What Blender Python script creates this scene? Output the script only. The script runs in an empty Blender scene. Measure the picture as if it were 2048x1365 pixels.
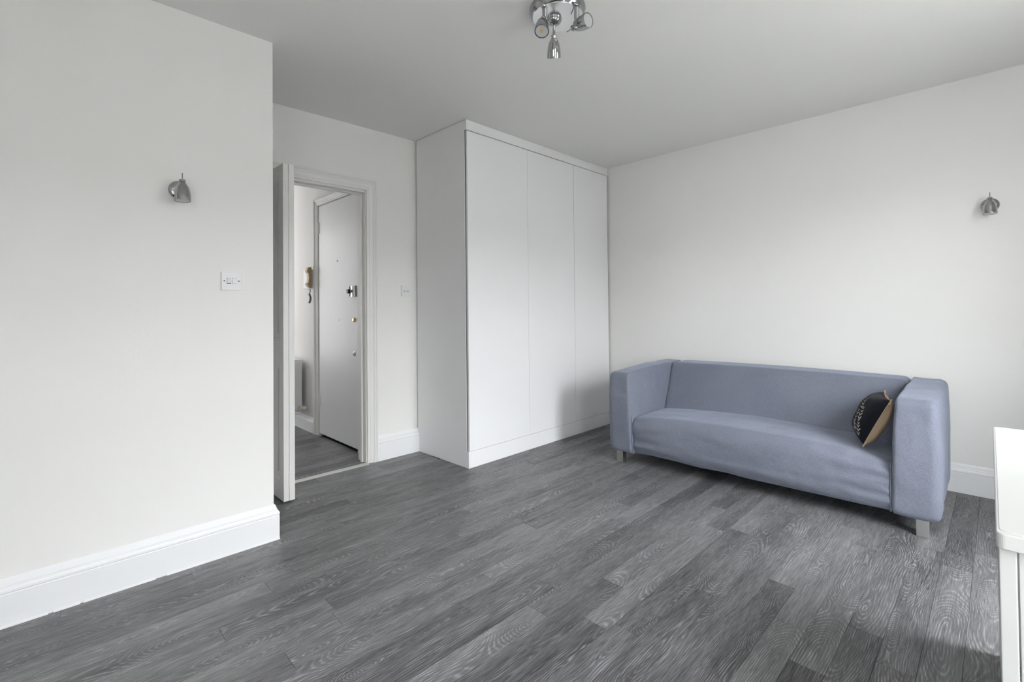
import bpy, bmesh, math, random
from mathutils import Vector, Matrix, noise

random.seed(7)
SC = bpy.context.scene
COL = SC.collection
R = math.radians

# ------------------------------------------------------------------ camera
CAM_H = 1.15
FPX, YAW, CY, CX, ROLL, PITCH = 961.05, 45.349, 600.72, 1026.38, -0.553, 0.819
def camera():
    a, b, c = R(YAW), R(PITCH), R(ROLL)
    f = Vector((math.cos(a), math.sin(a), 0)); r = Vector((math.sin(a), -math.cos(a), 0)); u = Vector((0, 0, 1))
    f2 = f * math.cos(b) + u * math.sin(b); u2 = u * math.cos(b) - f * math.sin(b)
    r3 = r * math.cos(c) + u2 * math.sin(c); u3 = u2 * math.cos(c) - r * math.sin(c)
    cd = bpy.data.cameras.new('camera'); co = bpy.data.objects.new('camera', cd); COL.objects.link(co)
    m = Matrix((r3, u3, -f2)).transposed().to_4x4(); m.translation = (0, 0, CAM_H)
    co.matrix_world = m
    cd.sensor_fit = 'HORIZONTAL'; cd.sensor_width = 36.0; cd.lens = FPX / 2048 * 36
    cd.shift_x = (1024 - CX) / 2048; cd.shift_y = (CY - 682.5) / 2048
    cd.clip_start = 0.02
    SC.camera = co
camera()

# ------------------------------------------------------------------ daylight and exposure
SC.view_settings.view_transform = 'Standard'
SC.view_settings.look = 'None'
SC.view_settings.gamma = 1.0
SC.view_settings.use_curve_mapping = False
SC.view_settings.exposure = -0.03
SKY = 32.0
wd = bpy.data.worlds.new('overcast_sky'); SC.world = wd; wd.use_nodes = True
bg = wd.node_tree.nodes['Background']
bg.inputs['Color'].default_value = (0.95, 0.98, 1.0, 1); bg.inputs['Strength'].default_value = SKY

WIN_Y, WIN_T = -0.70, 0.27
SILL, HEAD = 0.5, 2.16
WINDOWS = [(0.6, 1.0), (1.9, 2.68)]
for x0, x1 in WINDOWS:                       # portals only guide the sampling of the sky through the openings
    ld = bpy.data.lights.new('window_portal', 'AREA'); lo = bpy.data.objects.new('window_portal', ld); COL.objects.link(lo)
    ld.shape = 'RECTANGLE'; ld.size = x1 - x0; ld.size_y = HEAD - SILL
    lo.location = ((x0 + x1) / 2, WIN_Y - WIN_T, (SILL + HEAD) / 2); lo.rotation_euler = (R(90), 0, 0)
    ld.cycles.is_portal = True
RW_Y0, RW_Y1, RW_Z0, RW_Z1 = -0.6, -0.08, 0.6, 1.7      # unseen window added in the rear wall as fill light
ld = bpy.data.lights.new('window_portal', 'AREA'); lo = bpy.data.objects.new('window_portal', ld); COL.objects.link(lo)
ld.shape = 'RECTANGLE'; ld.size = RW_Y1 - RW_Y0; ld.size_y = RW_Z1 - RW_Z0
lo.location = (-1.40, (RW_Y0 + RW_Y1) / 2, (RW_Z0 + RW_Z1) / 2); lo.rotation_euler = (R(90), 0, R(-90))
ld.cycles.is_portal = True
ld = bpy.data.lights.new('hall_lamp', 'AREA'); lo = bpy.data.objects.new('hall_lamp', ld); COL.objects.link(lo)
ld.shape = 'RECTANGLE'; ld.size = 0.5; ld.size_y = 1.7; ld.energy = 22; ld.color = (0.97, 0.98, 1)
lo.location = (0.88, 6.0, 1.35); lo.rotation_euler = (R(90), 0, R(-100))

# ------------------------------------------------------------------ materials
def sr(r, g, b):
    f = lambda v: (v / 255 / 12.92) if v / 255 <= 0.04045 else ((v / 255 + 0.055) / 1.055) ** 2.4
    return (f(r), f(g), f(b), 1)
def mat(name, col, rough=0.5, metal=0.0, noise_scale=None, noise_amt=0.04, bump=0.0, bump_scale=40, spec=0.5, sheen=0):
    m = bpy.data.materials.new(name); m.use_nodes = True
    nt = m.node_tree; p = nt.nodes['Principled BSDF']
    p.inputs['Base Color'].default_value = col; p.inputs['Roughness'].default_value = rough
    p.inputs['Metallic'].default_value = metal; p.inputs['Specular IOR Level'].default_value = spec
    if sheen: p.inputs['Sheen Weight'].default_value = sheen
    tc = nt.nodes.new('ShaderNodeTexCoord')
    if noise_scale:
        n = nt.nodes.new('ShaderNodeTexNoise'); n.inputs['Scale'].default_value = noise_scale; n.inputs['Detail'].default_value = 5
        nt.links.new(tc.outputs['Object'], n.inputs['Vector'])
        mx = nt.nodes.new('ShaderNodeMix'); mx.data_type = 'RGBA'
        mx.inputs['A'].default_value = [c * (1 - noise_amt) for c in col[:3]] + [1]
        mx.inputs['B'].default_value = [min(1, c * (1 + noise_amt)) for c in col[:3]] + [1]
        nt.links.new(n.outputs['Fac'], mx.inputs['Factor']); nt.links.new(mx.outputs['Result'], p.inputs['Base Color'])
    if bump:
        n2 = nt.nodes.new('ShaderNodeTexNoise'); n2.inputs['Scale'].default_value = bump_scale; n2.inputs['Detail'].default_value = 6
        nt.links.new(tc.outputs['Object'], n2.inputs['Vector'])
        b = nt.nodes.new('ShaderNodeBump'); b.inputs['Strength'].default_value = bump; b.inputs['Distance'].default_value = 0.01
        nt.links.new(n2.outputs['Fac'], b.inputs['Height']); nt.links.new(b.outputs['Normal'], p.inputs['Normal'])
    return m
M = {}
M['wall'] = mat('white_wall_paint', (0.865, 0.855, 0.835, 1), 0.75, noise_scale=3, noise_amt=0.012, bump=0.05, bump_scale=60, spec=0.3)
M['ceiling'] = mat('ceiling_paint', (0.86, 0.855, 0.835, 1), 0.9, noise_scale=2, noise_amt=0.01, spec=0.2)
M['trim'] = mat('white_gloss_trim', (0.87, 0.875, 0.885, 1), 0.38, noise_scale=6, noise_amt=0.015, bump=0.03, bump_scale=30)
M['panel'] = mat('white_satin_panel', (0.90, 0.90, 0.905, 1), 0.42, noise_scale=4, noise_amt=0.012, bump=0.02, bump_scale=25)
M['door_paint'] = mat('cream_door_paint', (0.82, 0.81, 0.79, 1), 0.42, noise_scale=8, noise_amt=0.02, bump=0.05, bump_scale=25)
M['front_door'] = mat('gloss_door_paint', (0.80, 0.80, 0.81, 1), 0.36, noise_scale=5, noise_amt=0.02, bump=0.12, bump_scale=9)
M['dark_gap'] = mat('gap_shade_paint', (0.02, 0.019, 0.018, 1), 0.9)  # near-black that stands in for the shade inside gaps
M['chrome'] = mat('polished_chrome', (0.40, 0.40, 0.405, 1), 0.05, 1.0)
M['brushed'] = mat('brushed_steel', (0.66, 0.66, 0.65, 1), 0.32, 1.0)
M['satin_plate'] = mat('satin_chrome_plate', (0.82, 0.82, 0.82, 1), 0.22, 0.9)
M['alu'] = mat('aluminium_strip', (0.78, 0.77, 0.74, 1), 0.35, 0.6)
M['brass'] = mat('polished_brass', (0.78, 0.55, 0.25, 1), 0.22, 1.0)
M['black'] = mat('black_plastic', (0.015, 0.015, 0.018, 1), 0.35)
M['white_plastic'] = mat('white_plastic', (0.82, 0.82, 0.83, 1), 0.3)
M['cream_plastic'] = mat('cream_plastic', (0.74, 0.69, 0.58, 1), 0.4)
M['tan_plastic'] = mat('tan_plastic', (0.46, 0.31, 0.15, 1), 0.4)
M['grey_cord'] = mat('grey_coiled_cord', (0.22, 0.21, 0.19, 1), 0.6)
M['lens'] = mat('frosted_bulb', (0.50, 0.505, 0.51, 1), 0.25)
M['led'] = mat('amber_diode', (0.65, 0.42, 0.22, 1), 0.4)
M['red_pin'] = mat('dull_red_sleeve', (0.16, 0.055, 0.055, 1), 0.5)
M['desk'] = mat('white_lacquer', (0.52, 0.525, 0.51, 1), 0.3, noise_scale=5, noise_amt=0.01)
M['beige_linen'] = mat('beige_linen', sr(205, 180, 150), 0.95, noise_scale=260, noise_amt=0.22, bump=0.3, bump_scale=300, spec=0.1)
M['black_velvet'] = mat('black_velvet', (0.012, 0.013, 0.018, 1), 0.9, noise_scale=60, noise_amt=0.4, sheen=0.06, spec=0.15)
M['print'] = mat('pale_leaf_print', sr(190, 184, 174), 0.9, noise_scale=90, noise_amt=0.25)
M['subfloor'] = mat('dark_underlay', (0.02, 0.02, 0.021, 1), 0.8)
M['caulk'] = mat('white_sealant', (0.85, 0.85, 0.86, 1), 0.5)
M['grey_render'] = mat('grey_render', (0.27, 0.265, 0.255, 1), 0.9)

def denim():
    m = mat('blue_grey_denim', (0.2, 0.22, 0.29, 1), 0.92, spec=0.15, sheen=0.35)
    nt = m.node_tree; p = nt.nodes['Principled BSDF']; L = nt.links.new
    p.inputs['Sheen Tint'].default_value = (0.75, 0.82, 1, 1); p.inputs['Sheen Roughness'].default_value = 0.45
    tc = nt.nodes.new('ShaderNodeTexCoord')
    def nz(scale, vec, detail=3):
        mp = nt.nodes.new('ShaderNodeMapping'); mp.inputs['Scale'].default_value = vec
        n = nt.nodes.new('ShaderNodeTexNoise'); n.inputs['Scale'].default_value = scale; n.inputs['Detail'].default_value = detail
        L(tc.outputs['Object'], mp.inputs['Vector']); L(mp.outputs['Vector'], n.inputs['Vector']); return n
    n1 = nz(1, (700, 700, 120)); n2 = nz(1, (120, 120, 800)); n3 = nz(3, (1, 1, 1), 2); n4 = nz(1, (5, 14, 9), 4)
    add = nt.nodes.new('ShaderNodeMath'); add.operation = 'ADD'; L(n1.outputs['Fac'], add.inputs[0]); L(n2.outputs['Fac'], add.inputs[1])
    hf = nt.nodes.new('ShaderNodeMath'); hf.operation = 'MULTIPLY'; hf.inputs[1].default_value = 0.5; L(add.outputs[0], hf.inputs[0])
    ramp = nt.nodes.new('ShaderNodeValToRGB'); e = ramp.color_ramp.elements
    e[0].position = 0.33; e[0].color = (0.140, 0.152, 0.195, 1); e[1].position = 0.67; e[1].color = (0.245, 0.262, 0.32, 1)
    L(hf.outputs[0], ramp.inputs['Fac'])
    mx = nt.nodes.new('ShaderNodeMix'); mx.data_type = 'RGBA'; mx.blend_type = 'MULTIPLY'; mx.inputs['Factor'].default_value = 0.35
    L(ramp.outputs['Color'], mx.inputs['A']); r2 = nt.nodes.new('ShaderNodeValToRGB'); r2.color_ramp.elements[0].color = (0.7, 0.72, 0.78, 1)
    r2.color_ramp.elements[0].position = 0.35; r2.color_ramp.elements[1].position = 0.65
    L(n3.outputs['Fac'], r2.inputs['Fac']); L(r2.outputs['Color'], mx.inputs['B']); L(mx.outputs['Result'], p.inputs['Base Color'])
    b1 = nt.nodes.new('ShaderNodeBump'); b1.inputs['Strength'].default_value = 0.5; b1.inputs['Distance'].default_value = 0.016; L(n4.outputs['Fac'], b1.inputs['Height'])
    b2 = nt.nodes.new('ShaderNodeBump'); b2.inputs['Strength'].default_value = 0.15; b2.inputs['Distance'].default_value = 0.002
    L(hf.outputs[0], b2.inputs['Height']); L(b1.outputs['Normal'], b2.inputs['Normal']); L(b2.outputs['Normal'], p.inputs['Normal'])
    return m
M['denim'] = denim()

def oak():
    """charcoal limed oak: pale growth rings cut as cathedrals, along each plank's own X axis"""
    m = bpy.data.materials.new('charcoal_limed_oak'); m.use_nodes = True
    nt = m.node_tree; p = nt.nodes['Principled BSDF']; L = nt.links.new; N = nt.nodes.new
    tc = N('ShaderNodeTexCoord'); oi = N('ShaderNodeObjectInfo')
    def math_(op, a, b=None, c=None):
        n = N('ShaderNodeMath'); n.operation = op
        for i, v in enumerate((a, b, c)):
            if v is None: continue
            if isinstance(v, (int, float)): n.inputs[i].default_value = v
            else: L(v, n.inputs[i])
        return n.outputs[0]
    sx = N('ShaderNodeSeparateXYZ'); L(tc.outputs['Object'], sx.inputs[0])
    x, y = sx.outputs['X'], sx.outputs['Y']
    wn = N('ShaderNodeTexWhiteNoise'); wn.noise_dimensions = '1D'; L(oi.outputs['Random'], wn.inputs['W'])
    sc = N('ShaderNodeSeparateColor'); L(wn.outputs['Color'], sc.inputs[0])
    ra, rb, rc = sc.outputs[0], sc.outputs[1], sc.outputs[2]
    seed = math_('MULTIPLY', oi.outputs['Random'], 371.0)
    def n1d(w, scale, detail=2.0):
        n = N('ShaderNodeTexNoise'); n.noise_dimensions = '1D'; n.inputs['Scale'].default_value = scale; n.inputs['Detail'].default_value = detail
        L(w, n.inputs['W']); return n.outputs['Fac']
    xs = math_('ADD', x, seed)
    depth = math_('MULTIPLY', math_('SUBTRACT', n1d(xs, 1.25, 1.0), 0.5), 0.34)
    yc = math_('ADD', math_('MULTIPLY', math_('SUBTRACT', ra, 0.5), 0.11), math_('MULTIPLY', math_('SUBTRACT', n1d(math_('ADD', xs, 55.0), 1.4, 1.0), 0.5), 0.05))
    dy = math_('SUBTRACT', y, yc)
    # 2-D warp so rings wobble
    cb = N('ShaderNodeCombineXYZ'); L(math_('MULTIPLY', xs, 4.0), cb.inputs[0]); L(math_('MULTIPLY', y, 14.0), cb.inputs[1]); L(seed, cb.inputs[2])
    wv = N('ShaderNodeTexNoise'); wv.inputs['Scale'].default_value = 1.0; wv.inputs['Detail'].default_value = 3.0; wv.inputs['Roughness'].default_value = 0.55; L(cb.outputs[0], wv.inputs['Vector'])
    dyw = math_('MULTIPLY', dy, 1.25)
    rad = math_('SQRT', math_('ADD', math_('MULTIPLY', dyw, dyw), math_('MULTIPLY', depth, depth)))
    rad = math_('ADD', rad, math_('MULTIPLY', wv.outputs['Fac'], 0.020))
    ring = math_('MULTIPLY', rad, math_('ADD', 520.0, math_('MULTIPLY', rb, 560.0)))
    saw = math_('ADD', math_('MULTIPLY', math_('SINE', ring), 0.5), 0.5)
    line = math_('POWER', saw, 3.0)
    # fine pores along the grain
    cb2 = N('ShaderNodeCombineXYZ'); L(math_('MULTIPLY', xs, 14.0), cb2.inputs[0]); L(math_('MULTIPLY', y, 330.0), cb2.inputs[1]); L(seed, cb2.inputs[2])
    fib = N('ShaderNodeTexNoise'); fib.inputs['Scale'].default_value = 1.0; fib.inputs['Detail'].default_value = 4.0; fib.inputs['Roughness'].default_value = 0.65; L(cb2.outputs[0], fib.inputs['Vector'])
    # broad tone drift
    cb3 = N('ShaderNodeCombineXYZ'); L(math_('MULTIPLY', xs, 2.6), cb3.inputs[0]); L(math_('MULTIPLY', y, 13.0), cb3.inputs[1]); L(seed, cb3.inputs[2])
    ton = N('ShaderNodeTexNoise'); ton.inputs['Scale'].default_value = 1.0; ton.inputs['Detail'].default_value = 3.0; L(cb3.outputs[0], ton.inputs['Vector'])
    # where the lime caught more
    cb4 = N('ShaderNodeCombineXYZ'); L(math_('MULTIPLY', xs, 4.0), cb4.inputs[0]); L(math_('MULTIPLY', y, 30.0), cb4.inputs[1]); L(math_('ADD', seed, 9.0), cb4.inputs[2])
    lim = N('ShaderNodeTexNoise'); lim.inputs['Scale'].default_value = 1.0; lim.inputs['Detail'].default_value = 2.0; L(cb4.outputs[0], lim.inputs['Vector'])
    limk = N('ShaderNodeMapRange'); limk.inputs['From Min'].default_value = 0.38; limk.inputs['From Max'].default_value = 0.66; L(lim.outputs['Fac'], limk.inputs['Value'])
    v = math_('ADD', 0.108, math_('MULTIPLY', math_('SUBTRACT', ton.outputs['Fac'], 0.5), 0.19))
    v = math_('ADD', v, math_('MULTIPLY', math_('SUBTRACT', rc, 0.3), 0.085))
    v = math_('ADD', v, math_('MULTIPLY', math_('SUBTRACT', fib.outputs['Fac'], 0.5), 0.34))
    por = N('ShaderNodeMapRange'); por.inputs['From Min'].default_value = 0.36; por.inputs['From Max'].default_value = 0.62; L(fib.outputs['Fac'], por.inputs['Value'])
    lk = math_('MULTIPLY', math_('MULTIPLY', line, math_('ADD', 0.25, math_('MULTIPLY', limk.outputs[0], 0.75))), math_('MULTIPLY', por.outputs[0], 0.27))
    v = math_('ADD', v, lk)
    v = math_('MAXIMUM', v, 0.012)
    cc = N('ShaderNodeCombineColor'); L(v, cc.inputs[0]); L(math_('MULTIPLY', v, 0.99), cc.inputs[1]); L(math_('MULTIPLY', v, 1.02), cc.inputs[2])
    L(cc.outputs[0], p.inputs['Base Color'])
    L(math_('ADD', 0.36, math_('MULTIPLY', fib.outputs['Fac'], 0.14)), p.inputs['Roughness'])
    p.inputs['Specular IOR Level'].default_value = 0.5
    b = N('ShaderNodeBump'); b.inputs['Strength'].default_value = 0.12; b.inputs['Distance'].default_value = 0.002
    L(math_('ADD', fib.outputs['Fac'], math_('MULTIPLY', line, 0.5)), b.inputs['Height']); L(b.outputs['Normal'], p.inputs['Normal'])
    return m
M['oak'] = oak()

# ------------------------------------------------------------------ mesh helpers
class MB:
    """collects shapes into one mesh object"""
    def __init__(s, xf=None): s.v = []; s.f = []; s.xf = xf or Matrix.Identity(4)
    def add(s, vs, fs, xf=None):
        k = len(s.v); mt = s.xf @ xf if xf is not None else s.xf
        s.v += [mt @ Vector(p) for p in vs]; s.f += [tuple(i + k for i in f) for f in fs]; return s
    def box(s, x0, x1, y0, y1, z0, z1, xf=None):
        v = [(x, y, z) for x in (x0, x1) for y in (y0, y1) for z in (z0, z1)]
        return s.add(v, [(0, 1, 3, 2), (4, 6, 7, 5), (0, 4, 5, 1), (2, 3, 7, 6), (0, 2, 6, 4), (1, 5, 7, 3)], xf)
    def prism(s, poly, z0, z1, xf=None):
        n = len(poly); v = [(x, y, z0) for x, y in poly] + [(x, y, z1) for x, y in poly]
        f = [tuple(range(n))[::-1], tuple(range(n, 2 * n))] + [(i, (i + 1) % n, n + (i + 1) % n, n + i) for i in range(n)]
        return s.add(v, f, xf)
    def lathe(s, prof, p0=(0, 0, 0), axis=(0, 0, 1), seg=32, xf=None):
        """prof: (radius, distance along axis) pairs"""
        p0 = Vector(p0); a = Vector(axis).normalized(); t = a.orthogonal().normalized(); w = a.cross(t)
        v = []; f = []; rings = []
        for r, h in prof:
            c = p0 + a * h
            if r < 1e-6: rings.append([len(v)]); v.append(c)
            else:
                rings.append(list(range(len(v), len(v) + seg)))
                v += [c + (t * math.cos(2 * math.pi * i / seg) + w * math.sin(2 * math.pi * i / seg)) * r for i in range(seg)]
        for A, B in zip(rings, rings[1:]):
            for i in range(seg):
                j = (i + 1) % seg
                if len(A) == 1 and len(B) == 1: break
                if len(A) == 1: f.append((A[0], B[j], B[i]))
                elif len(B) == 1: f.append((A[i], A[j], B[0]))
                else: f.append((A[i], A[j], B[j], B[i]))
        return s.add(v, f, xf)
    def tube(s, pts, r, seg=10, xf=None):
        pts = [Vector(p) for p in pts]; v = []; f = []; prev = None
        for i, p in enumerate(pts):
            d = (pts[min(i + 1, len(pts) - 1)] - pts[max(i - 1, 0)]).normalized()
            t = d.orthogonal().normalized() if prev is None else (prev - d * prev.dot(d)).normalized()
            prev = t; w = d.cross(t)
            v += [p + (t * math.cos(2 * math.pi * k / seg) + w * math.sin(2 * math.pi * k / seg)) * r for k in range(seg)]
        n = len(pts)
        for i in range(n - 1):
            for k in range(seg):
                f.append((i * seg + k, i * seg + (k + 1) % seg, (i + 1) * seg + (k + 1) % seg, (i + 1) * seg + k))
        f += [tuple(range(seg))[::-1], tuple(range((n - 1) * seg, n * seg))]
        return s.add(v, f, xf)
    def sweep(s, path, prof, nrm, out=1, xf=None):
        """mitred moulding: prof (a, b) = in-plane offset, height along the plane normal"""
        P = [Vector(p) for p in path]; n = Vector(nrm).normalized(); v = []; f = []
        for i, p in enumerate(P):
            d0 = (p - P[i - 1]).normalized() if i else (P[1] - p).normalized()
            d1 = (P[i + 1] - p).normalized() if i < len(P) - 1 else d0
            o0, o1 = n.cross(d0) * out, n.cross(d1) * out
            mt = (o0 + o1); mt = mt / max(1e-6, mt.dot(o0))
            v += [p + mt * a + n * b for a, b in prof]
        k = len(prof)
        for i in range(len(P) - 1):
            for j in range(k):
                f.append((i * k + j, i * k + (j + 1) % k, (i + 1) * k + (j + 1) % k, (i + 1) * k + j))
        f += [tuple(range(k))[::-1], tuple(range((len(P) - 1) * k, len(P) * k))]
        return s.add(v, f, xf)
    def build(s, name, m, parent=None, bevel=0.0, seg=2, smooth=False, angle=40):
        me = bpy.data.meshes.new(name); me.from_pydata([tuple(p) for p in s.v], [], s.f)
        bm = bmesh.new(); bm.from_mesh(me)
        bmesh.ops.recalc_face_normals(bm, faces=bm.faces)
        soft = set()
        if bevel:
            ed = [e for e in bm.edges if len(e.link_faces) == 2 and e.calc_face_angle(0) > R(50)]
            soft = set(bmesh.ops.bevel(bm, geom=ed, offset=bevel, segments=seg, affect='EDGES', profile=0.5, clamp_overlap=True)['faces'])
        if smooth or bevel:
            for f in bm.faces: f.smooth = smooth or f in soft      # wide flats stay flat, only the rounded edges are smooth
            for e in bm.edges:
                if len(e.link_faces) == 2 and e.calc_face_angle(0) > R(angle): e.smooth = False
        bm.to_mesh(me); bm.free()
        if m: me.materials.append(M[m] if isinstance(m, str) else m)
        o = bpy.data.objects.new(name, me); COL.objects.link(o)
        if parent is not None:
            o.parent = parent
        return o
def thing(name, label, cat, loc=(0, 0, 0), rz=0, group=None):
    o = bpy.data.objects.new(name, None); COL.objects.link(o); o.location = loc; o.rotation_euler = (0, 0, rz)
    o.empty_display_size = 0.1; o['label'] = label; o['category'] = cat
    if group: o['group'] = group
    return o
def struct(o, label=None):
    o['kind'] = 'structure'
    if label: o['label'] = label
    return o
def frame(x, y, deg, z=0): return Matrix.Translation((x, y, z)) @ Matrix.Rotation(R(deg), 4, 'Z')

# ------------------------------------------------------------------ room shell
H = 2.506
XB, XR = -1.25, 3.985                  # wall behind the camera's left, and the sofa wall
DF = frame(2.1823, 3.3177, -0.63)      # door wall plane (local u along X, v into the hall)
WT = 0.115
UL, UR, DH = -1.152, -0.447, 2.03      # doorway in that wall
HX = 1.825                             # hall wall face
# floor slab + planks
fl = MB().box(XB, XR + 0.05, WIN_Y, 3.335, -0.06, -0.008).box(0.5, 2.3, 3.335, 6.4, -0.06, -0.008).build('floor', 'subfloor'); struct(fl)
joint = {0: 3.06, 1: 2.83, 2: 2.964, 3: 2.065, 4: 2.78, 5: 1.927, 6: 2.18, 7: 1.33, 10: 1.44, 12: 1.345, 13: 1.506, 14: 1.166, 15: 1.369,
         16: 0.589, 17: 0.791, 18: 2.905, 20: 0.89, 22: 0.803, 23: 0.953}
PL, PW, GAP = 1.047, 0.1, 0.0007
def plank_mesh(l, w):
    mb = MB(); hx, hy, c = l / 2, w / 2, 0.0006
    v = [(sx * hx, sy * hy, -0.008) for sx, sy in ((-1, -1), (1, -1), (1, 1), (-1, 1))] + \
        [(sx * hx, sy * hy, -c) for sx, sy in ((-1, -1), (1, -1), (1, 1), (-1, 1))] + \
        [(sx * (hx - c), sy * (hy - c), 0) for sx, sy in ((-1, -1), (1, -1), (1, 1), (-1, 1))]
    f = [(0, 3, 2, 1), (8, 9, 10, 11)]
    for a in (0, 4): f += [(a + i, a + (i + 1) % 4, a + 4 + (i + 1) % 4, a + 4 + i) for i in range(4)]
    me = bpy.data.meshes.new('plank'); me.from_pydata(v, [], f); me.materials.append(M['oak']); return me
plank_cache = {}
def plank(x0, x1, y0, y1):
    l, w = round(x1 - x0 - GAP, 3), round(y1 - y0 - GAP, 4)
    if l < 0.02 or w < 0.01: return
    if (l, w) not in plank_cache: plank_cache[(l, w)] = plank_mesh(l, w)
    o = bpy.data.objects.new('plank', plank_cache[(l, w)]); COL.objects.link(o); o.parent = fl
    o.location = ((x0 + x1) / 2, (y0 + y1) / 2, random.uniform(-0.00025, 0.0001))
def row(y0, y1, xa, xb, j):
    x = j - PL * math.ceil((j - xa) / PL)
    while x < xb:
        a, b = max(x, xa), min(x + PL, xb)
        if b > a: plank(a, b, y0, y1)
        x += PL
for n in range(-7, 34):
    y0, y1 = max(0.1 * n, WIN_Y), min(0.1 * n + 0.1, 3.315)
    xa = -0.45
    if n < 0: xa = 0.6
    if n >= 26: xa = 0.86
    xb = XR if n < 27 else 2.18
    row(y0, y1, xa, xb, joint.get(n, (n * 0.371 * 1.7) % PL))
for n in range(33, 52):
    y0, y1 = max(0.1 * n, 3.335), 0.1 * n + 0.1
    row(y0, y1, 0.85, HX, (n * 0.613 + 0.2) % PL)

struct(MB().box(XB - 0.1, XR + 0.1, WIN_Y - WIN_T, 3.45, H, H + 0.1).build('ceiling', 'ceiling'))
struct(MB().prism([(XB, 2.5953), (0.8427, 2.5772), (0.8427, 3.34), (XB, 3.34)], -0.01, H).build('wall_left', 'wall'))
struct(MB().prism([(XR + 0.004, -1.0), (XR + 0.1, -1.0), (XR + 0.1, 3.45), (XR, 3.45)], -0.06, H).build('wall_right', 'wall'))
rwl = MB().box(XB - 0.1, XB, WIN_Y - WIN_T, RW_Y0, -0.06, H).box(XB - 0.1, XB, RW_Y1, 3.45, -0.06, H)
rwl.box(XB - 0.1, XB, RW_Y0, RW_Y1, -0.06, RW_Z0).box(XB - 0.1, XB, RW_Y0, RW_Y1, RW_Z1, H)
struct(rwl.build('wall_rear', 'wall'))
fr = MB().box(XB - 0.08, XB - 0.03, RW_Y0, RW_Y0 + 0.05, RW_Z0, RW_Z1).box(XB - 0.08, XB - 0.03, RW_Y1 - 0.05, RW_Y1, RW_Z0, RW_Z1)
fr.box(XB - 0.08, XB - 0.03, RW_Y0 + 0.05, RW_Y1 - 0.05, RW_Z0, RW_Z0 + 0.05).box(XB - 0.08, XB - 0.03, RW_Y0 + 0.05, RW_Y1 - 0.05, RW_Z1 - 0.05, RW_Z1)
struct(fr.build('window_3', 'trim'))  # frame of the opening added for fill light
ww = MB(); xs = [XB - 0.1] + [c for w in WINDOWS for c in w] + [XR + 0.1]
for a, b in zip(xs[::2], xs[1::2]): ww.box(a, b, WIN_Y - WIN_T, WIN_Y, -0.06, H)
for a, b in WINDOWS: ww.box(a, b, WIN_Y - WIN_T, WIN_Y, -0.06, SILL).box(a, b, WIN_Y - WIN_T, WIN_Y, HEAD, H)
struct(ww.build('wall_window_side', 'wall'))
for i, (a, b) in enumerate(WINDOWS):
    fr = MB(); y0, y1 = WIN_Y - 0.14, WIN_Y - 0.09; t = 0.05; mz = (SILL + HEAD) / 2
    fr.box(a, a + t, y0, y1, SILL, HEAD).box(b - t, b, y0, y1, SILL, HEAD).box(a + t, b - t, y0, y1, SILL, SILL + t).box(a + t, b - t, y0, y1, HEAD - t, HEAD)
    fr.box(a + t, b - t, y0, y1, mz - 0.02, mz + 0.02)
    struct(fr.build('window_%d' % (i + 1), 'trim'))
# the street outside: pavement and the terrace opposite
struct(MB().box(-30, 35, -40, WIN_Y - WIN_T, -3.6, -3.5).build('street_ground', 'grey_render'))
struct(MB().box(-30, 35, -14.2, -14, -3.5, 3.6).build('wall_terrace', 'grey_render'))
# door wall with its opening
dw = MB(DF).box(-1.38, UL, 0, WT, -0.01, H).box(UL, UR, 0, WT, DH, H).box(UR, 1.9, 0, WT, -0.01, H)
struct(dw.build('wall_back', 'wall'))
# hall shell
FY0, FY1, FZ = 3.612, 4.368, 2.09      # front door opening
hw = MB().box(HX, HX + 0.12, 3.44, FY0, -0.01, H).box(HX, HX + 0.12, FY1, 6.4, -0.01, H).box(HX, HX + 0.12, FY0, FY1, FZ, H)
struct(hw.build('wall_hall_right', 'wall'))
struct(MB().box(0.75, 0.85, 3.44, 6.4, -0.01, H).build('wall_hall_left', 'wall'))
struct(MB().box(0.75, 1.95, 6.4, 6.5, -0.01, H).build('wall_hall_end', 'wall'))
struct(MB().box(0.7, 2.05, 3.45, 6.5, H, H + 0.1).build('ceiling_hall', 'ceiling'))
struct(MB().box(HX + 0.12, HX + 0.14, FY0 - 0.1, FY1 + 0.1, -0.01, FZ + 0.1).build('wall_landing', 'dark_gap'))

# ------------------------------------------------------------------ baseboards, casings, threshold
BB = [(0, 0.172), (0.003, 0.172), (0.007, 0.166), (0.010, 0.155), (0.0115, 0.149), (0.0145, 0.147), (0.0145, 0.142), (0.0185, 0.139), (0.0215, 0.132), (0.0220, 0.124), (0.0195, 0.120), (0.0210, 0.117), (0.0210, 0.0), (0, 0)]
struct(MB().sweep([(XB, 2.5953, 0), (0.8427, 2.5772, 0), (0.8427, 3.33, 0)], BB, (0, 0, 1), -1).build('baseboard_left', 'trim'))
struct(MB().sweep([(XR, 2.66, 0), (XR + 0.003, WIN_Y, 0)], BB, (0, 0, 1), -1).build('baseboard_right', 'trim'))
BB2 = [(a * 1.3, b * 1.08) for a, b in BB]
struct(MB(DF).sweep([(UR + 0.075, 0, 0), (-0.003, 0, 0)], BB2, (0, 0, 1), -1).build('baseboard_back', 'trim'))
BB3 = [(a, b * 0.8) for a, b in BB]
struct(MB().sweep([(HX, 6.4, 0), (HX, FY1 + 0.072, 0)], BB3, (0, 0, 1), -1).build('baseboard_hall', 'trim'))
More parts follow.
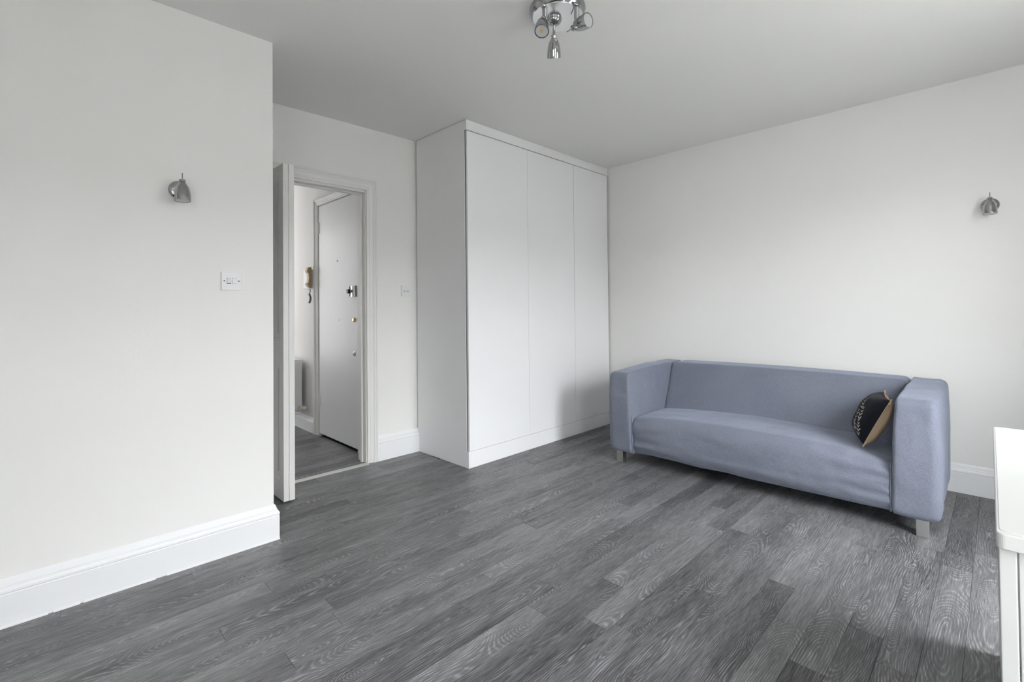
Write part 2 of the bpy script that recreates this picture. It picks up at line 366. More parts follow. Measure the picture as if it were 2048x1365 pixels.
# sealant bead along the left baseboard, cracked in places
sb = MB(); x = XB
for x0, x1 in ((XB, 0.03), (0.045, 0.12), (0.13, 0.36), (0.40, 0.864)):
    y = lambda x: 2.5953 - 0.021 - (x - XB) * 0.00865
    sb.add([(x0, y(x0), 0.0002), (x0, y(x0) - 0.007, 0.0002), (x0, y(x0), 0.007), (x1, y(x1), 0.0002), (x1, y(x1) - 0.007, 0.0002), (x1, y(x1), 0.007)],
           [(0, 2, 1), (3, 4, 5), (0, 1, 4, 3), (1, 2, 5, 4), (2, 0, 3, 5)])
struct(sb.build('trim_1', 'caulk'))
CAS = [(0, 0), (0, 0.012), (0.004, 0.015), (0.014, 0.015), (0.017, 0.012), (0.020, 0.012), (0.026, 0.0165), (0.040, 0.0185), (0.050, 0.022), (0.055, 0.0275), (0.062, 0.0285), (0.066, 0.024), (0.069, 0.024), (0.072, 0.029), (0.080, 0.029), (0.084, 0.025), (0.084, 0)]
def casing_prof(w): return [(a * w / 0.084, b) for a, b in CAS]
# doorway casing: one mitred moulding round three sides, facing the room (-v)
struct(MB(DF).sweep([(UL - 0.004, 0, 0), (UL - 0.004, 0, DH + 0.004), (UR + 0.004, 0, DH + 0.004), (UR + 0.004, 0, 0)], casing_prof(0.08), (0, -1, 0), 1).build('trim_2', 'door_paint', smooth=True, angle=30))
# lining of the doorway with a stop bead
ln = MB(DF).box(UR - 0.002, UR + 0.03, 0.003, WT + 0.012, 0, DH).box(UL - 0.03, UL + 0.002, 0.003, WT + 0.012, 0, DH).box(UL, UR, 0.003, WT + 0.012, DH - 0.012, DH + 0.02)
ln.box(UR - 0.014, UR - 0.002, 0.045, 0.075, 0, DH - 0.012).box(UL + 0.002, UR - 0.002, 0.045, 0.075, DH - 0.022, DH - 0.012)
struct(ln.build('trim_3', 'door_paint', bevel=0.0015, seg=1))
# hall-side casing of the doorway
struct(MB(DF).sweep([(UR + 0.004, WT, 0), (UR + 0.004, WT, DH + 0.004), (UL - 0.004, WT, DH + 0.004), (UL - 0.004, WT, 0)], casing_prof(0.06), (0, 1, 0), 1).build('trim_4', 'door_paint', smooth=True, angle=30))
# casing round the front door on the hall wall (faces -X)
struct(MB().sweep([(HX, FY1 + 0.002, 0), (HX, FY1 + 0.002, FZ + 0.002), (HX, FY0 - 0.002, FZ + 0.002), (HX, FY0 - 0.002, 0)], casing_prof(0.072), (-1, 0, 0), 1).build('trim_5', 'door_paint', smooth=True, angle=30))
# aluminium threshold strip
th = MB(DF).add([(UL, -0.045, 0.0003), (UL, -0.041, 0.004), (UL, -0.015, 0.006), (UL, 0.006, 0.004), (UL, 0.010, 0.0003), (UR, -0.045, 0.0003), (UR, -0.041, 0.004), (UR, -0.015, 0.006), (UR, 0.006, 0.004), (UR, 0.010, 0.0003)],
     [(0, 1, 2, 3, 4), (9, 8, 7, 6, 5), (0, 5, 6, 1), (1, 6, 7, 2), (2, 7, 8, 3), (3, 8, 9, 4), (4, 9, 5, 0)])
tho = th.build('trim_6', 'alu'); struct(tho)
sw = MB(DF)
for u in (UL + 0.05, UL + 0.27, UR - 0.27, UR - 0.06): sw.lathe([(0.004, 0.0052), (0.004, 0.0066), (0.0, 0.007)], (u, -0.015, 0), seg=10)
sw.build('screw', 'brushed', tho)

# ------------------------------------------------------------------ folding door (two leaves folded back into the room)
d1 = bpy.data.objects.new('door_1', None); COL.objects.link(d1); struct(d1)
LY0, LY1, LZ0, LZ1 = 2.982, 3.322, 0.012, 2.022
def leaf(x0, x1):
    mb = MB(); st = 0.062; zs = [(LZ0, 0.125), (0.835, 0.96), (1.93, LZ1)]
    xm = (x0 + x1) / 2
    mb.box(x0, x1, LY0, LY0 + st, LZ0, LZ1).box(x0, x1, LY1 - st, LY1, LZ0, LZ1)
    for a, b in zs: mb.box(x0, x1, LY0 + st, LY1 - st, a, b)
    o = mb.build('leaf', 'door_paint', d1, bevel=0.0018, seg=2)
    for a, b in ((0.125, 0.835), (0.96, 1.93)):
        ya, yb = LY0 + st, LY1 - st; pm = MB()
        pm.box(xm - 0.006, xm + 0.006, ya, yb, a, b)
        for sx in (-1, 1):            # bolection bead round the panel and a fielded centre
            px = xm + sx * 0.006
            pr = [(0, 0), (0, 0.010), (0.006, 0.009), (0.010, 0.006), (0.016, 0.004), (0.018, 0)]
            pm.sweep([(px, ya, a), (px, yb, a), (px, yb, b), (px, ya, b), (px, ya, a)], pr, (sx, 0, 0), -1 if sx < 0 else 1)
            pm.box(min(px, px + sx * 0.005), max(px, px + sx * 0.005), ya + 0.045, yb - 0.045, a + 0.045, b - 0.045)
        pm.build('door_panel', 'door_paint', o, bevel=0, smooth=False)
    return o
leaf(1.031, 1.0625); leaf(1.0637, 1.096)
for z in (0.128, 0.882, 1.886):
    hg = MB().box(1.047, 1.0620, LY0 - 0.0016, LY0 + 0.001, z - 0.038, z + 0.038).box(1.0642, 1.079, LY0 - 0.0016, LY0 + 0.001, z - 0.038, z + 0.038)
    hg.lathe([(0.0, -0.04), (0.0042, -0.0395), (0.0042, -0.0135), (0.0036, -0.013), (0.0042, -0.0125), (0.0042, 0.0125), (0.0036, 0.013), (0.0042, 0.0135), (0.0042, 0.0395), (0, 0.04)], (1.0631, LY0 - 0.003, z), seg=12)
    for dx in (-0.010, 0.010):
        for dz in (-0.025, 0.0, 0.025): hg.lathe([(0.003, 0.0), (0.003, 0.0008), (0, 0.001)], (1.0631 + dx, LY0 - 0.0016, z + dz), (0, -1, 0), seg=8)
    hg.build('hinge', 'door_paint', d1, smooth=True)

# ------------------------------------------------------------------ front door in the hall
d2 = bpy.data.objects.new('door_2', None); COL.objects.link(d2); struct(d2)
FX = 1.820
MB().box(FX, FX + 0.044, FY0 + 0.004, FY1 - 0.004, 0.022, FZ - 0.006).build('door_slab', 'front_door', d2, bevel=0.002)
for z in (1.885, 0.32):
    MB().box(FX - 0.004, FX + 0.0, FY1 - 0.03, FY1 + 0.006, z - 0.05, z + 0.05).lathe([(0, -0.052), (0.006, -0.052), (0.006, -0.017), (0.005, -0.016), (0.006, -0.015), (0.006, 0.015), (0.005, 0.016), (0.006, 0.017), (0.006, 0.052), (0, 0.052)], (FX - 0.006, FY1 - 0.004, z), seg=12).build('hinge', 'door_paint', d2, smooth=True)
MB().lathe([(0, 0.0), (0.009, 0.0), (0.009, 0.003), (0.0065, 0.0045), (0.006, 0.001), (0, 0.001)], (FX, 3.978, 1.56), (-1, 0, 0), 16).build('spyhole', 'brushed', d2, smooth=True)
# night latch: chrome case, black snib and turn knob
nl = MB().box(FX - 0.026, FX, 3.622, 3.700, 1.245, 1.335).build('night_latch', 'brushed', d2, bevel=0.003)
MB().box(FX - 0.030, FX - 0.026, 3.694, 3.7, 1.247, 1.333).box(FX - 0.030, FX - 0.026, 3.640, 3.648, 1.247, 1.333).lathe([(0, 0), (0.012, 0), (0.012, 0.006), (0, 0.008)], (FX - 0.026, 3.665, 1.29), (-1, 0, 0), 16).build('latch_trim', 'black', nl)
MB().box(FX - 0.040, FX - 0.012, 3.701, 3.735, 1.273, 1.307).build('latch_knob', 'black', nl, bevel=0.004)
for z, nm in ((1.059, 'brass'), (0.784, 'brushed')):
    MB().lathe([(0, 0), (0.020, 0), (0.020, 0.003), (0.015, 0.006), (0.012, 0.012 if z > 1 else 0.007), (0, 0.013 if z > 1 else 0.008)], (FX, 3.674, z), (-1, 0, 0), 20).build('lock_rose', nm, d2, smooth=True)
    if z < 1: MB().box(FX - 0.0095, FX - 0.007, 3.6715, 3.6765, z - 0.008, z + 0.008).build('keyhole', 'black', d2)
MB().box(FX - 0.0006, FX, 3.949, 3.953, 1.045, 1.065).build('scratch', 'black', d2)

# ------------------------------------------------------------------ wardrobe
WF = frame(2.1823, 2.6726, 0.595)
WW, WD = XR - 2.1823 - 0.004, 0.632
wr = thing('fitted_wardrobe', 'tall white fitted wardrobe with three plain flush doors between doorway and sofa', 'wardrobe', (2.1823, 2.6726, 0), R(0.595))
DT = 0.018
MB().box(0, 0.018, DT + 0.004, WD, 0.0, H - 0.002).box(0, 0.012, 0, DT + 0.004, 0.0, 0.118).box(0, 0.012, 0, DT + 0.004, 2.432, H - 0.002).build('side_panel', 'panel', wr, bevel=0.001, seg=1)
MB().box(0.012, WW, 0.0, 0.02, 2.432, H - 0.002).build('fascia', 'panel', wr, bevel=0.001, seg=1)
MB().box(0.012, WW, 0.0, 0.02, 0.0005, 0.118).build('plinth', 'panel', wr, bevel=0.001, seg=1)
MB().box(0.003, WW, DT + 0.0006, DT + 0.0036, 0.119, 2.4315).build('gap_shade', 'dark_gap', wr)  # thin dark sheet close behind the doors, paints the shade in their gaps
for i, (a, b, g) in enumerate(((0.006, 0.637, 0), (0.6395, 1.2475, 0), (1.2515, WW - 0.014, 0))):
    dt_ = 0 if i < 2 else 0.0015
    MB().box(a, b, 0.0 - 0.0008 * (i == 0), DT, 0.1205, 2.4255 + dt_).build('wardrobe_door', 'panel', wr, bevel=0.0012, seg=2)

# ------------------------------------------------------------------ sofa
SF = thing('sofa', 'blue-grey two-seater sofa in a loose fabric cover on short metal legs', 'sofa', (3.043, 1.137, 0), R(1.0))
def soft_box(x0, x1, y0, y1, z0, z1, r, n=(14, 14, 14), deform=None, ry=None):
    """rounded, finely divided box so that cloth can sag and wrinkle"""
    dims = ((x0, x1), (y0, y1), (z0, z1)); verts = {}; vs = []; fs = []
    def coord(k, i):       # denser near the ends
        a, b = dims[k]; t = i / n[k]
        t = 0.5 - 0.5 * math.cos(math.pi * t) if n[k] > 4 else t
        t = 0.35 * i / n[k] + 0.65 * t
        return a + (b - a) * t
    def vid(i, j, k):
        key = (i, j, k)
        if key not in verts:
            p = Vector((coord(0, i), coord(1, j), coord(2, k)))
            q = Vector((min(max(p.x, x0 + r), x1 - r), min(max(p.y, y0 + (ry[0] if ry else r)), y1 - (ry[1] if ry else r)), min(max(p.z, z0 + r), z1 - r)))
            d = p - q
            if d.length > 1e-9:
                ra = (r, (ry[0] if d.y < 0 else ry[1]) if ry else r, r)
                e = Vector((d.x / ra[0], d.y / ra[1], d.z / ra[2])).normalized()
                p = q + Vector((e.x * ra[0], e.y * ra[1], e.z * ra[2]))
            if deform: p = deform(p)
            verts[key] = len(vs); vs.append(p)
        return verts[key]
    for ax in range(3):
        b, c = [k for k in range(3) if k != ax]
        for side in (0, n[ax]):
            for i in range(n[b]):
                for j in range(n[c]):
                    q = []
                    for di, dj in ((0, 0), (1, 0), (1, 1), (0, 1)):
                        ijk = [0, 0, 0]; ijk[ax] = side; ijk[b] = i + di; ijk[c] = j + dj; q.append(vid(*ijk))
                    fs.append(tuple(q))
    return MB().add(vs, fs)
def wrinkle(p, amp, s=(9, 9, 9), o=0):
    return amp * (noise.noise((p.x * s[0] + o, p.y * s[1], p.z * s[2])) + 0.5 * noise.noise((p.x * s[0] * 2.3 + o, p.y * s[1] * 2.3, p.z * s[2] * 2.3)))
SD, HW = 0.885, 0.923
ST = 0.686          # top of back and arms
def arm_def(sgn):
    def f(p):
        q = p.copy()
        inner = -sgn
        t = min(1, max(0, (p.z - 0.08) / 0.6))
        w = (p.y * sgn - 0.735) / 0.188         # 0 inner face, 1 outer
        q.y -= sgn * (-(1 - w) * 0.022 * t)     # inner face leans away from the seat towards the top
        q.y += sgn * 0.010 * math.sin(math.pi * min(1, max(0, (p.z - 0.08) / 0.6))) * (w - 0.3)
        q.x += -0.012 * math.sin(math.pi * t) * (1 - min(1, p.x / 0.25)) + (0.020 * (1 - t) if p.x < 0.1 else 0) * 0
        q.z += (-0.024 * max(0, 1 - p.x / 0.45) if p.z > 0.5 else 0) * (1 if sgn > 0 else 0.55)
        q.z += 0.006 * noise.noise((p.x * 7, p.y * 9, 3 + sgn)) * (1 if p.z < 0.2 else 0.6)
        dn = wrinkle(p, 0.0042, (7, 7, 5), sgn * 5)
        q.x += dn; q.y += sgn * dn
        return q
    return f
for sgn in (1, -1):
    y0, y1 = (0.735, HW) if sgn > 0 else (-HW, -0.735)
    mb = soft_box(0.0, SD, y0, y1, 0.083, ST, 0.036, (40, 16, 28), arm_def(sgn), (0.012, 0.045) if sgn > 0 else (0.045, 0.012))
    mb.build('armrest', 'denim', SF, smooth=True, angle=80)
def back_def(p):
    q = p.copy(); t = min(1, max(0, (p.z - 0.3) / 0.39)); w = 1 - min(1, max(0, (p.x - 0.49) / (SD - 0.49)))
    q.x += w * 0.175 * t
    q.x += w * (-0.020 * math.sin(math.pi * min(1, max(0, (p.y + 0.73) / 1.46))))
    q.z += 0.010 * math.sin(math.pi * (p.y + 0.74) / 1.48) * t
    e = min(1, max(0, (abs(p.y) - 0.5) / 0.24))
    dn = wrinkle(p, 0.004 + 0.006 * e, (4, 4, 5), 11)
    q.x += dn * w
    return q
soft_box(0.49, SD - 0.003, -0.752, 0.752, 0.09, ST + 0.002, 0.036, (18, 60, 24), back_def).build('backrest', 'denim', SF, smooth=True, angle=80)
def seat_def(p):
    q = p.copy()
    c = 1 - (abs(p.y) / 0.74) ** 2.2
    top = max(0, min(1, (p.z - 0.2) / 0.15))
    q.z += top * (0.034 * c - 0.004) + top * (-0.010 * max(0, (p.x - 0.25) / 0.3))
    fr = max(0, 1 - p.x / 0.12)
    t = max(0, min(1, (p.z - 0.09) / 0.25))
    q.x += fr * (-0.016 * math.sin(math.pi * t) * c + 0.012 * (1 - t))
    if p.z < 0.12: q.z += 0.006 * noise.noise((p.y * 5, 1, 4)) - 0.004 * c
    e = 1.25 + 2.6 * max(0, (abs(p.y) - 0.45) / 0.29)
    dn = wrinkle(p, 0.0035 * e, (5, 3.0, 13), 23)
    q.x -= dn * fr * 1.6; q.z += top * dn
    return q
soft_box(0.004, 0.62, -0.742, 0.742, 0.083, 0.352, 0.075, (30, 70, 26), seat_def, (0.012, 0.012)).build('seat', 'denim', SF, smooth=True, angle=80)
# seam piping: down the front joint, up the inner front edge of the arm and back along its top
for sgn in (1, -1):
    pts = []
    ya = sgn * 0.737
    for i in range(10): pts.append((0.006 + 0.001 * math.sin(i) + 0.006 * max(0, 1 - i / 3), ya - sgn * 0.004 * (1 - i / 9), 0.098 + 0.25 * i / 9))
    mb = MB().tube(pts, 0.0035, 8)
    pts = []
    yi = lambda z: sgn * (0.738 + 0.022 * min(1, max(0, (z - 0.08) / 0.6)))
    for i in range(9):
        z = 0.35 + 0.25 * i / 8; pts.append((0.004, yi(z) + sgn * 0.012, z))
    for i in range(5):
        a = i / 4 * math.pi / 2; z = 0.61 + 0.028 * math.sin(a)
        pts.append((0.010 + 0.03 * (1 - math.cos(a)), yi(z) + sgn * (0.010 + 0.002 * i), z + (0.0 if sgn > 0 else 0.008)))
    for i in range(1, 12):
        x = 0.04 + 0.64 * i / 11; z = 0.640 + (0.0 if sgn > 0 else 0.008) + 0.024 * min(1, x / 0.45)
        pts.append((x, yi(0.65) + sgn * 0.012, z))
    mb.tube(pts, 0.0032, 8)
    mb.build('piping', 'denim', SF, smooth=True, angle=80)
for x, y in ((0.028, 0.853), (0.028, -0.853), (SD - 0.08, 0.853), (SD - 0.08, -0.853)):
    MB().box(x, x + 0.05, y - 0.025, y + 0.025, 0.0, 0.092).build('leg', 'brushed', SF, bevel=0.002)

# ------------------------------------------------------------------ cushion
CU = thing('cushion', 'small dark floral cushion with a beige back propped against the right sofa arm', 'cushion', (3.34, 0.47, 0.38))
cu_o = Vector((3.2, 0.535, 0.376)); cu_u = Vector((0.04, -0.114, 0.245)).normalized(); cu_v = Vector((0.96, 0.22, 0.0)).normalized()
cu_n = cu_u.cross(cu_v).normalized() * 1
if cu_n.y < 0: cu_n = -cu_n
CA, CB, CT = 0.285, 0.31, 0.075
def cu_pt(a, b, side, lift=0.0):
    s, t = 2 * a - 1, 2 * b - 1
    pin = 1 - 0.10 * (1 - abs(s) ** 2) * abs(t) ** 4
    pin2 = 1 - 0.10 * (1 - abs(t) ** 2) * abs(s) ** 4
    th = CT * ((1 - abs(s) ** 2.6) * (1 - abs(t) ** 2.6)) ** 0.5 * (1 + 0.12 * noise.noise((a * 4, b * 4, side)))
    p = cu_o + cu_u * (CA * (0.5 + 0.5 * s * pin2)) + cu_v * (CB * (0.5 + 0.5 * t * pin))
    return p + cu_n * (side * (th * (1.15 if side > 0 else 0.8) + lift)) - Vector(CU.location)
def cu_side(side, m, nm):
    n = 28; v = [cu_pt(i / n, j / n, side) for i in range(n + 1) for j in range(n + 1)]
    f = [(i * (n + 1) + j, (i + 1) * (n + 1) + j, (i + 1) * (n + 1) + j + 1, i * (n + 1) + j + 1) for i in range(n) for j in range(n)]
    return MB().add(v, f).build(nm, m, CU, smooth=True, angle=80)
cf = cu_side(1, 'black_velvet', 'front_cover'); cf['label'] = 'black velvet front with pale leaf print'
cb_ = cu_side(-1, 'beige_linen', 'back_cover'); cb_['label'] = 'beige linen back'
# beige seam flange with little corner ears
sm = MB(); loop = [(i / 20, 0) for i in range(21)] + [(1, i / 20) for i in range(1, 21)] + [(1 - i / 20, 1) for i in range(1, 21)] + [(0, 1 - i / 20) for i in range(1, 20)]
sm.tube([cu_pt(a, b, 0) for a, b in loop] + [cu_pt(0, 0, 0)], 0.0028, 6)
for a, b in ((0, 0), (1, 0), (0, 1), (1, 1)):
    c = cu_pt(a, b, 0); du = cu_u * (0.022 if a else -0.022); dv = cu_v * (0.020 if b else -0.020)
    k = cu_n * 0.006
    sm.add([c - du * 1.2 + k * 0.5, c - dv * 1.2 + k * 0.5, c + du * 0.35 + dv * 0.35 + k * 0.3, c - du * 1.2 - k, c - dv * 1.2 - k, c + du * 0.35 + dv * 0.35 - k * 0.3], [(0, 1, 2), (3, 5, 4), (0, 2, 5, 3), (1, 4, 5, 2), (0, 3, 4, 1)])
sm.build('seam', 'beige_linen', CU)
# pale sprig printed on the dark side: small leaves laid on the cover
sp = MB(); random.seed(3)
def leafq(a, b, ang, l):
    c, s = math.cos(ang), math.sin(ang)
    P = [(0, 0), (0.4 * l, 0.17 * l), (l, 0), (0.4 * l, -0.17 * l)]
    q = [cu_pt(min(.98, max(.02, a + (x * c - y * s))), min(.98, max(.02, b + (x * s + y * c))), 1, 0.0012) for x, y in P]
    sp.add(q, [(0, 1, 2, 3)])
for (a0, b0, da, db, n) in ((0.17, 0.22, 0.36, 0.10, 6), (0.13, 0.09, 0.24, 0.08, 5), (0.40, 0.17, 0.20, 0.08, 4), (0.60, 0.30, 0.18, 0.08, 4)):
    d = math.atan2(db, da)
    for i in range(n):
        t = i / (n - 1); a, b = a0 + da * t, b0 + db * t
        for sg in (-1, 1): leafq(a, b, d + sg * random.uniform(0.5, 1.0), random.uniform(0.055, 0.085) * (1.1 - 0.5 * t))
        leafq(a - da * 0.1, b - db * 0.1, d, 0.05)
sp.build('leaf_print', 'print', CU)

# ------------------------------------------------------------------ desk at the right
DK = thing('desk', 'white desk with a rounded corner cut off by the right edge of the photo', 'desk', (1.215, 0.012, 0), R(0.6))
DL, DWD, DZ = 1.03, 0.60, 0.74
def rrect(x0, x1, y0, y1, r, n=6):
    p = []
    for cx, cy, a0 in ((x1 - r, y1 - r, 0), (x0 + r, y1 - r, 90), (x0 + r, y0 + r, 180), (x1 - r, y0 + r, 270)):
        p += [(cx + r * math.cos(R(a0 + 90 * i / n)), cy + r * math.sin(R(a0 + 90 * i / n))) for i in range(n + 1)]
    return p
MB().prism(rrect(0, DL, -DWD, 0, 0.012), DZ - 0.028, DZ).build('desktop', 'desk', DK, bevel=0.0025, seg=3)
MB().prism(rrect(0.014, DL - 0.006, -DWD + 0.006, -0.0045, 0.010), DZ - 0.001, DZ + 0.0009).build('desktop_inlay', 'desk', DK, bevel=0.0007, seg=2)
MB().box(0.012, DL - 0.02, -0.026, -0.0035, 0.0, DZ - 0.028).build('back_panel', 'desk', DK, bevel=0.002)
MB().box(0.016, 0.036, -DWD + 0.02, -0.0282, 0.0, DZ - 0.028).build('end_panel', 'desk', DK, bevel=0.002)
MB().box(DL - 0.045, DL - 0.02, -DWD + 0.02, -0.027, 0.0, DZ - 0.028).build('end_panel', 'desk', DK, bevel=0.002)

# ------------------------------------------------------------------ spot lamps
CUP = [(0.0, 0.0), (0.0105, 0.0), (0.0125, 0.002), (0.0125, 0.009), (0.0105, 0.010), (0.0105, 0.013), (0.0135, 0.015), (0.0150, 0.019), (0.0195, 0.025), (0.0240, 0.035), (0.0272, 0.047), (0.0296, 0.060), (0.0310, 0.075), (0.0314, 0.088), (0.0310, 0.096), (0.0288, 0.0965), (0.0278, 0.094)]
LENS = [(0.0278, 0.0935), (0.0265, 0.0955), (0.018, 0.0945), (0.010, 0.0935), (0.0, 0.0930)]
def spot(parent, neck, axis, nm='lamp_head', bulb_in=0.0, led=False):
    h = MB().lathe(CUP, neck, axis, 40).build(nm, 'chrome', parent, smooth=True, angle=35)
    MB().lathe(LENS, neck, axis, 32).build('bulb', 'lens', h, smooth=True, angle=60)
    if led:
        a = Vector(axis).normalized()
        MB().lathe([(0.0075, 0.0), (0.0075, 0.0025), (0.0, 0.003)], Vector(neck) + a * 0.0935, axis, 16).build('diode', 'led', h)
    return h
def wall_lamp(label, loc, rz):
    """local +y points out of the wall, origin on the wall at the back plate's centre"""
    t = thing('wall_lamp', label, 'lamp', loc, rz, 'chrome wall spotlights')
    MB().lathe([(0.041, 0.0), (0.041, 0.006), (0.038, 0.012), (0.030, 0.016), (0.012, 0.018), (0, 0.0185)], (0, 0, 0), (0, 1, 0), 40).build('back_plate', 'chrome', t, smooth=True, angle=50)
    MB().tube([(0, 0.014, 0), (0, 0.036, 0.002), (0, 0.050, 0.0)], 0.006, 14).lathe([(0, -0.012), (0.007, -0.011), (0.009, 0), (0.007, 0.011), (0, 0.012)], (0, 0.046, 0), (1, 0, 0), 16).build('arm', 'chrome', t, smooth=True)
    hd = spot(t, (0, 0.066, 0.036), (0.0, 0.10, -1))
    MB().tube([(0, 0.066, 0.035), (-0.0005, 0.0645, 0.066)], 0.0016, 8).build('pull_pin', 'red_pin', t)
    return t
wall_lamp('chrome wall spotlight with cup shade, on the left wall above the double switch', (0.447, 2.5806, 1.688), R(180.5))
wall_lamp('chrome wall spotlight with cup shade, at the right edge above the sofa', (XR, 0.030, 1.722), R(90))

CL = thing('ceiling_light', 'round chrome ceiling light with three swivelling spotlights', 'ceiling light', (1.677, 1.393, H))
def cl(p): return Vector(p) - Vector((1.677, 1.393, H))
MB().lathe([(0.127, 0.0), (0.128, -0.006), (0.126, -0.016), (0.121, -0.028), (0.1155, -0.036), (0.1135, -0.038)], (0, 0, 0), (0, 0, 1), 64).build('canopy_rim', 'chrome', CL, smooth=True, angle=50)
MB().lathe([(0.1135, -0.038), (0.1125, -0.0395), (0.06, -0.0405), (0, -0.041)], (0, 0, 0), (0, 0, 1), 64).build('canopy_plate', 'satin_plate', CL, smooth=True, angle=50)
def stem(p, z1, nm='stem'):
    mb = MB().lathe([(0, 0), (0.013, 0.0), (0.013, 0.006), (0.0105, 0.010), (0.006, 0.012), (0, 0.012)], cl((p[0], p[1], 2.466)), (0, 0, -1), 20)
    mb.tube([cl((p[0], p[1], 2.460)), cl((p[0], p[1], z1))], 0.0055, 14)
    mb.tube([cl((p[0] + 0.012, p[1] - 0.010, 2.460)), cl((p[0] + 0.011, p[1] - 0.009, z1 + 0.012)), cl((p[0] + 0.003, p[1] - 0.002, z1))], 0.0018, 8)
    mb.lathe([(0, -0.010), (0.006, -0.010), (0.0075, 0), (0.006, 0.010), (0, 0.010)], cl((p[0], p[1], z1)), (0.7, -0.7, 0), 14)
    return mb.build(nm, 'chrome', CL, smooth=True)
stem((1.562, 1.376), 2.405)
spot(CL, cl((1.566, 1.381, 2.412)), (-0.41, -0.26, -0.88), led=True)
stem((1.657, 1.275), 2.385)
spot(CL, cl((1.670, 1.305, 2.376)), (-0.09, -0.92, -0.07))
MB().tube([cl((1.671, 1.311, 2.377)), cl((1.674, 1.337, 2.376))], 0.0016, 8).build('pull_pin', 'black', CL)
MB().tube([cl((1.657, 1.281, 2.458)), cl((1.668, 1.308, 2.440))], 0.0018, 8).build('pull_pin', 'black', CL)
MB().lathe([(0.034, 0.0), (0.033, 0.010), (0.028, 0.020), (0.018, 0.027), (0.008, 0.030), (0, 0.030)], cl((1.672, 1.408, 2.466)), (0, 0, -1), 32).build('boss', 'chrome', CL, smooth=True, angle=60)
MB().tube([cl((1.672, 1.409, 2.440)), cl((1.673, 1.412, 2.388))], 0.0065, 14).build('stem', 'chrome', CL, smooth=True)
spot(CL, cl((1.673, 1.412, 2.394)), (0.34, 0.30, -0.89))

# ------------------------------------------------------------------ switches
def switch(label, xf_loc, rz, rockers):
    t = thing('light_switch', label, 'light switch', xf_loc, rz)
    MB().box(-0.043, 0.043, 0, 0.0075, -0.043, 0.043).build('face_plate', 'white_plastic', t, bevel=0.002)
    if rockers:
        for x, tilt in ((-0.0115, 1), (0.0115, -1)):
            mb = MB(); y0, y1 = 0.0085 + 0.0018 * tilt, 0.0085 - 0.0018 * tilt + 0.001
            mb.add([(x - 0.008, 0.0075, -0.0125), (x + 0.008, 0.0075, -0.0125), (x + 0.008, 0.0075, 0.0125), (x - 0.008, 0.0075, 0.0125), (x - 0.008, y0 + 0.0005, -0.0125), (x + 0.008, y0 + 0.0005, -0.0125), (x + 0.008, y1 + 0.0015, 0.0125), (x - 0.008, y1 + 0.0015, 0.0125)],
                   [(0, 1, 2, 3), (4, 7, 6, 5), (0, 4, 5, 1), (1, 5, 6, 2), (2, 6, 7, 3), (3, 7, 4, 0)])
            mb.build('rocker', 'white_plastic', t)
            fr = MB().box(x - 0.0088, x + 0.0088, 0.0074, 0.0077, -0.0133, 0.0133).build('rocker_gap', 'dark_gap', t)
        for x in (-0.031, 0.031): MB().lathe([(0, 0), (0.0032, 0), (0.0028, 0.0006), (0, 0.0008)], (x, 0.0075, 0.0), (0, 1, 0), 12).build('screw', 'black', t)
    else:
        for x in (-0.014, 0.014):
            k = MB().lathe([(0, 0), (0.008, 0), (0.0075, 0.003), (0.004, 0.004), (0, 0.004)], (x, 0.0075, 0.0), (0, 1, 0), 16)
            k.tube([(x, 0.0095, 0), (x, 0.018, -0.008)], 0.003, 8); k.build('toggle', 'brushed', t, smooth=True)
        for x in (-0.033, 0.033): MB().lathe([(0, 0), (0.0025, 0), (0.002, 0.0006), (0, 0.0008)], (x, 0.0075, 0.0), (0, 1, 0), 12).build('screw', 'brushed', t)
    return t
switch('white double rocker light switch with dark screws on the left wall', (0.6545, 2.5788, 1.287), R(180.5), True)
switch('white double toggle light switch on the wall between doorway and wardrobe', (2.0775, 3.3187, 1.287), R(179.4), False)

# ------------------------------------------------------------------ hall: entry phone and radiator
IP = thing('entry_phone', 'tan entry phone handset on a white base on the hall wall by the front door', 'phone', (HX, 4.50, 1.44))
ip = lambda x, y, z: (x - HX, y - 4.50, z - 1.44)
MB().box(-0.034, 0, -0.044, 0.15, -0.098, 0.075).build('base', 'white_plastic', IP, bevel=0.004)
hs = MB()
prof = [(-0.034, -0.098), (-0.062, -0.088), (-0.078, -0.060), (-0.064, -0.045), (-0.060, 0.0), (-0.064, 0.040), (-0.078, 0.055), (-0.068, 0.092), (-0.034, 0.098)]
n = len(prof)
hs.add([(x, -0.048, z) for x, z in prof] + [(x, 0.004, z) for x, z in prof], [tuple(range(n)), tuple(range(2 * n - 1, n - 1, -1))] + [(i, i + n, (i + 1) % n + n, (i + 1) % n) for i in range(n)])
hs.build('handset', 'tan_plastic', IP, bevel=0.004, seg=2)
cd = [(-0.045, -0.03, -0.098), (-0.045, -0.034, -0.125), (-0.050, -0.028, -0.150)]
coil = []
for i in range(90):
    t = i / 89; a = t * 2 * math.pi * 15
    coil.append((-0.050 + 0.008 * math.cos(a) + 0.012 * math.sin(t * 3.1), -0.028 + 0.006 * math.sin(a), -0.150 - 0.085 * t))
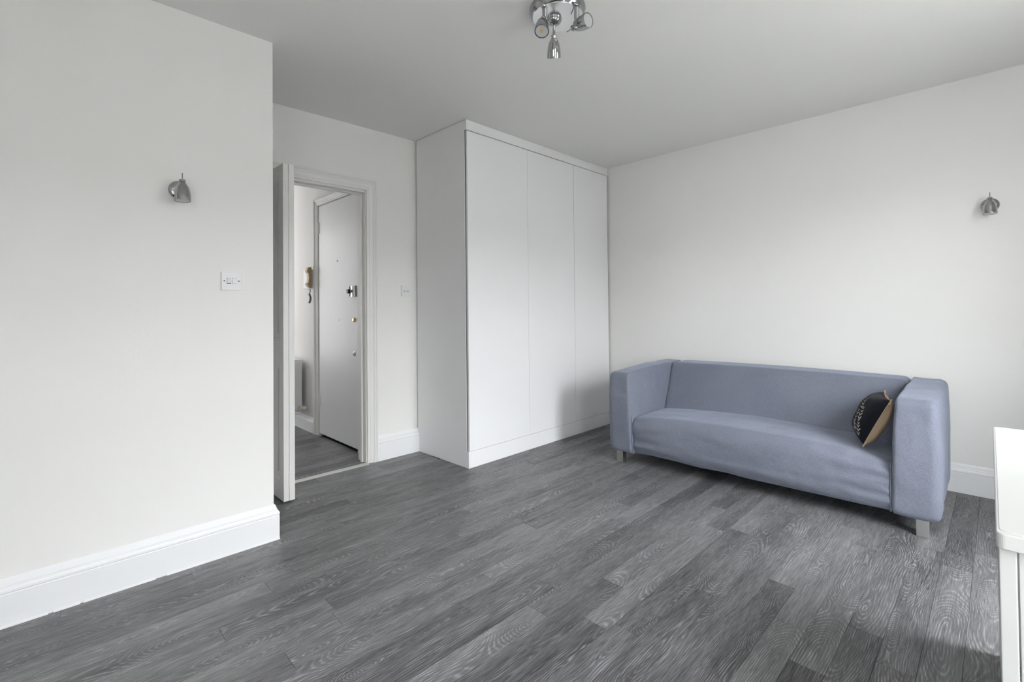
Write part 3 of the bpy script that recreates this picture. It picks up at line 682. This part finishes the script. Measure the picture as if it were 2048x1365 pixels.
MB().tube(cd, 0.0022, 8).tube(coil, 0.0030, 6).tube([(-0.030, -0.010, -0.105), (-0.034, -0.014, -0.135), (-0.046, -0.026, -0.155)], 0.0022, 8).build('coiled_cord', 'grey_cord', IP, smooth=True)

RD = thing('radiator', 'white panel radiator with a cream valve on the hall wall behind the open door', 'radiator', (1.755, 5.15, 0))
ry0, ry1, rz0, rz1 = 4.69 - 5.15, 0.45, 0.192, 0.666
rp = MB()
for x0, x1 in ((-0.036, -0.024), (0.022, 0.034)): rp.box(x0, x1, ry0, ry1, rz0, rz1)
k = 0
while ry0 + 0.04 + k * 0.035 < ry1 - 0.03:      # pressed ribs
    y = ry0 + 0.04 + k * 0.035; rp.box(-0.041, -0.036, y, y + 0.018, rz0 + 0.03, rz1 - 0.03); k += 1
rp.build('panel', 'white_plastic', RD, bevel=0.003)
MB().box(-0.036, 0.034, ry0 - 0.003, ry0, rz0 + 0.004, rz1 + 0.001).build('side_cover', 'white_plastic', RD, bevel=0.001, seg=1)
MB().box(-0.036, 0.034, ry0, ry1, rz1 - 0.004, rz1 + 0.002).build('top_grille', 'white_plastic', RD, bevel=0.001, seg=1)
for z in (rz1 - 0.03, rz0 + 0.022):
    MB().lathe([(0.016, 0.0), (0.016, 0.002), (0.011, 0.0025), (0.011, 0.006), (0.0, 0.007)], (0.004, ry0 - 0.003, z), (0, -1, 0), 20).build('plug', 'brushed', RD, smooth=True)
vz = rz0 + 0.018
MB().tube([(0.004, ry0 - 0.003, vz), (0.004, ry0 - 0.045, vz)], 0.009, 12).tube([(0.004, ry0 - 0.036, vz), (0.004, ry0 - 0.036, vz - 0.03), (-0.004, ry0 - 0.034, vz - 0.042), (-0.03, ry0 - 0.03, vz - 0.046), (-0.06, ry0 - 0.03, vz - 0.046), (-0.062, ry0 - 0.03, -0.0)], 0.0075, 12).build('valve_pipe', 'alu', RD, smooth=True)
MB().lathe([(0, 0), (0.015, 0.0), (0.019, 0.006), (0.021, 0.022), (0.020, 0.046), (0.016, 0.054), (0, 0.056)], (0.006, ry0 - 0.040, vz + 0.004), (0.75, -0.55, -0.05), 24).build('valve_head', 'cream_plastic', RD, smooth=True)
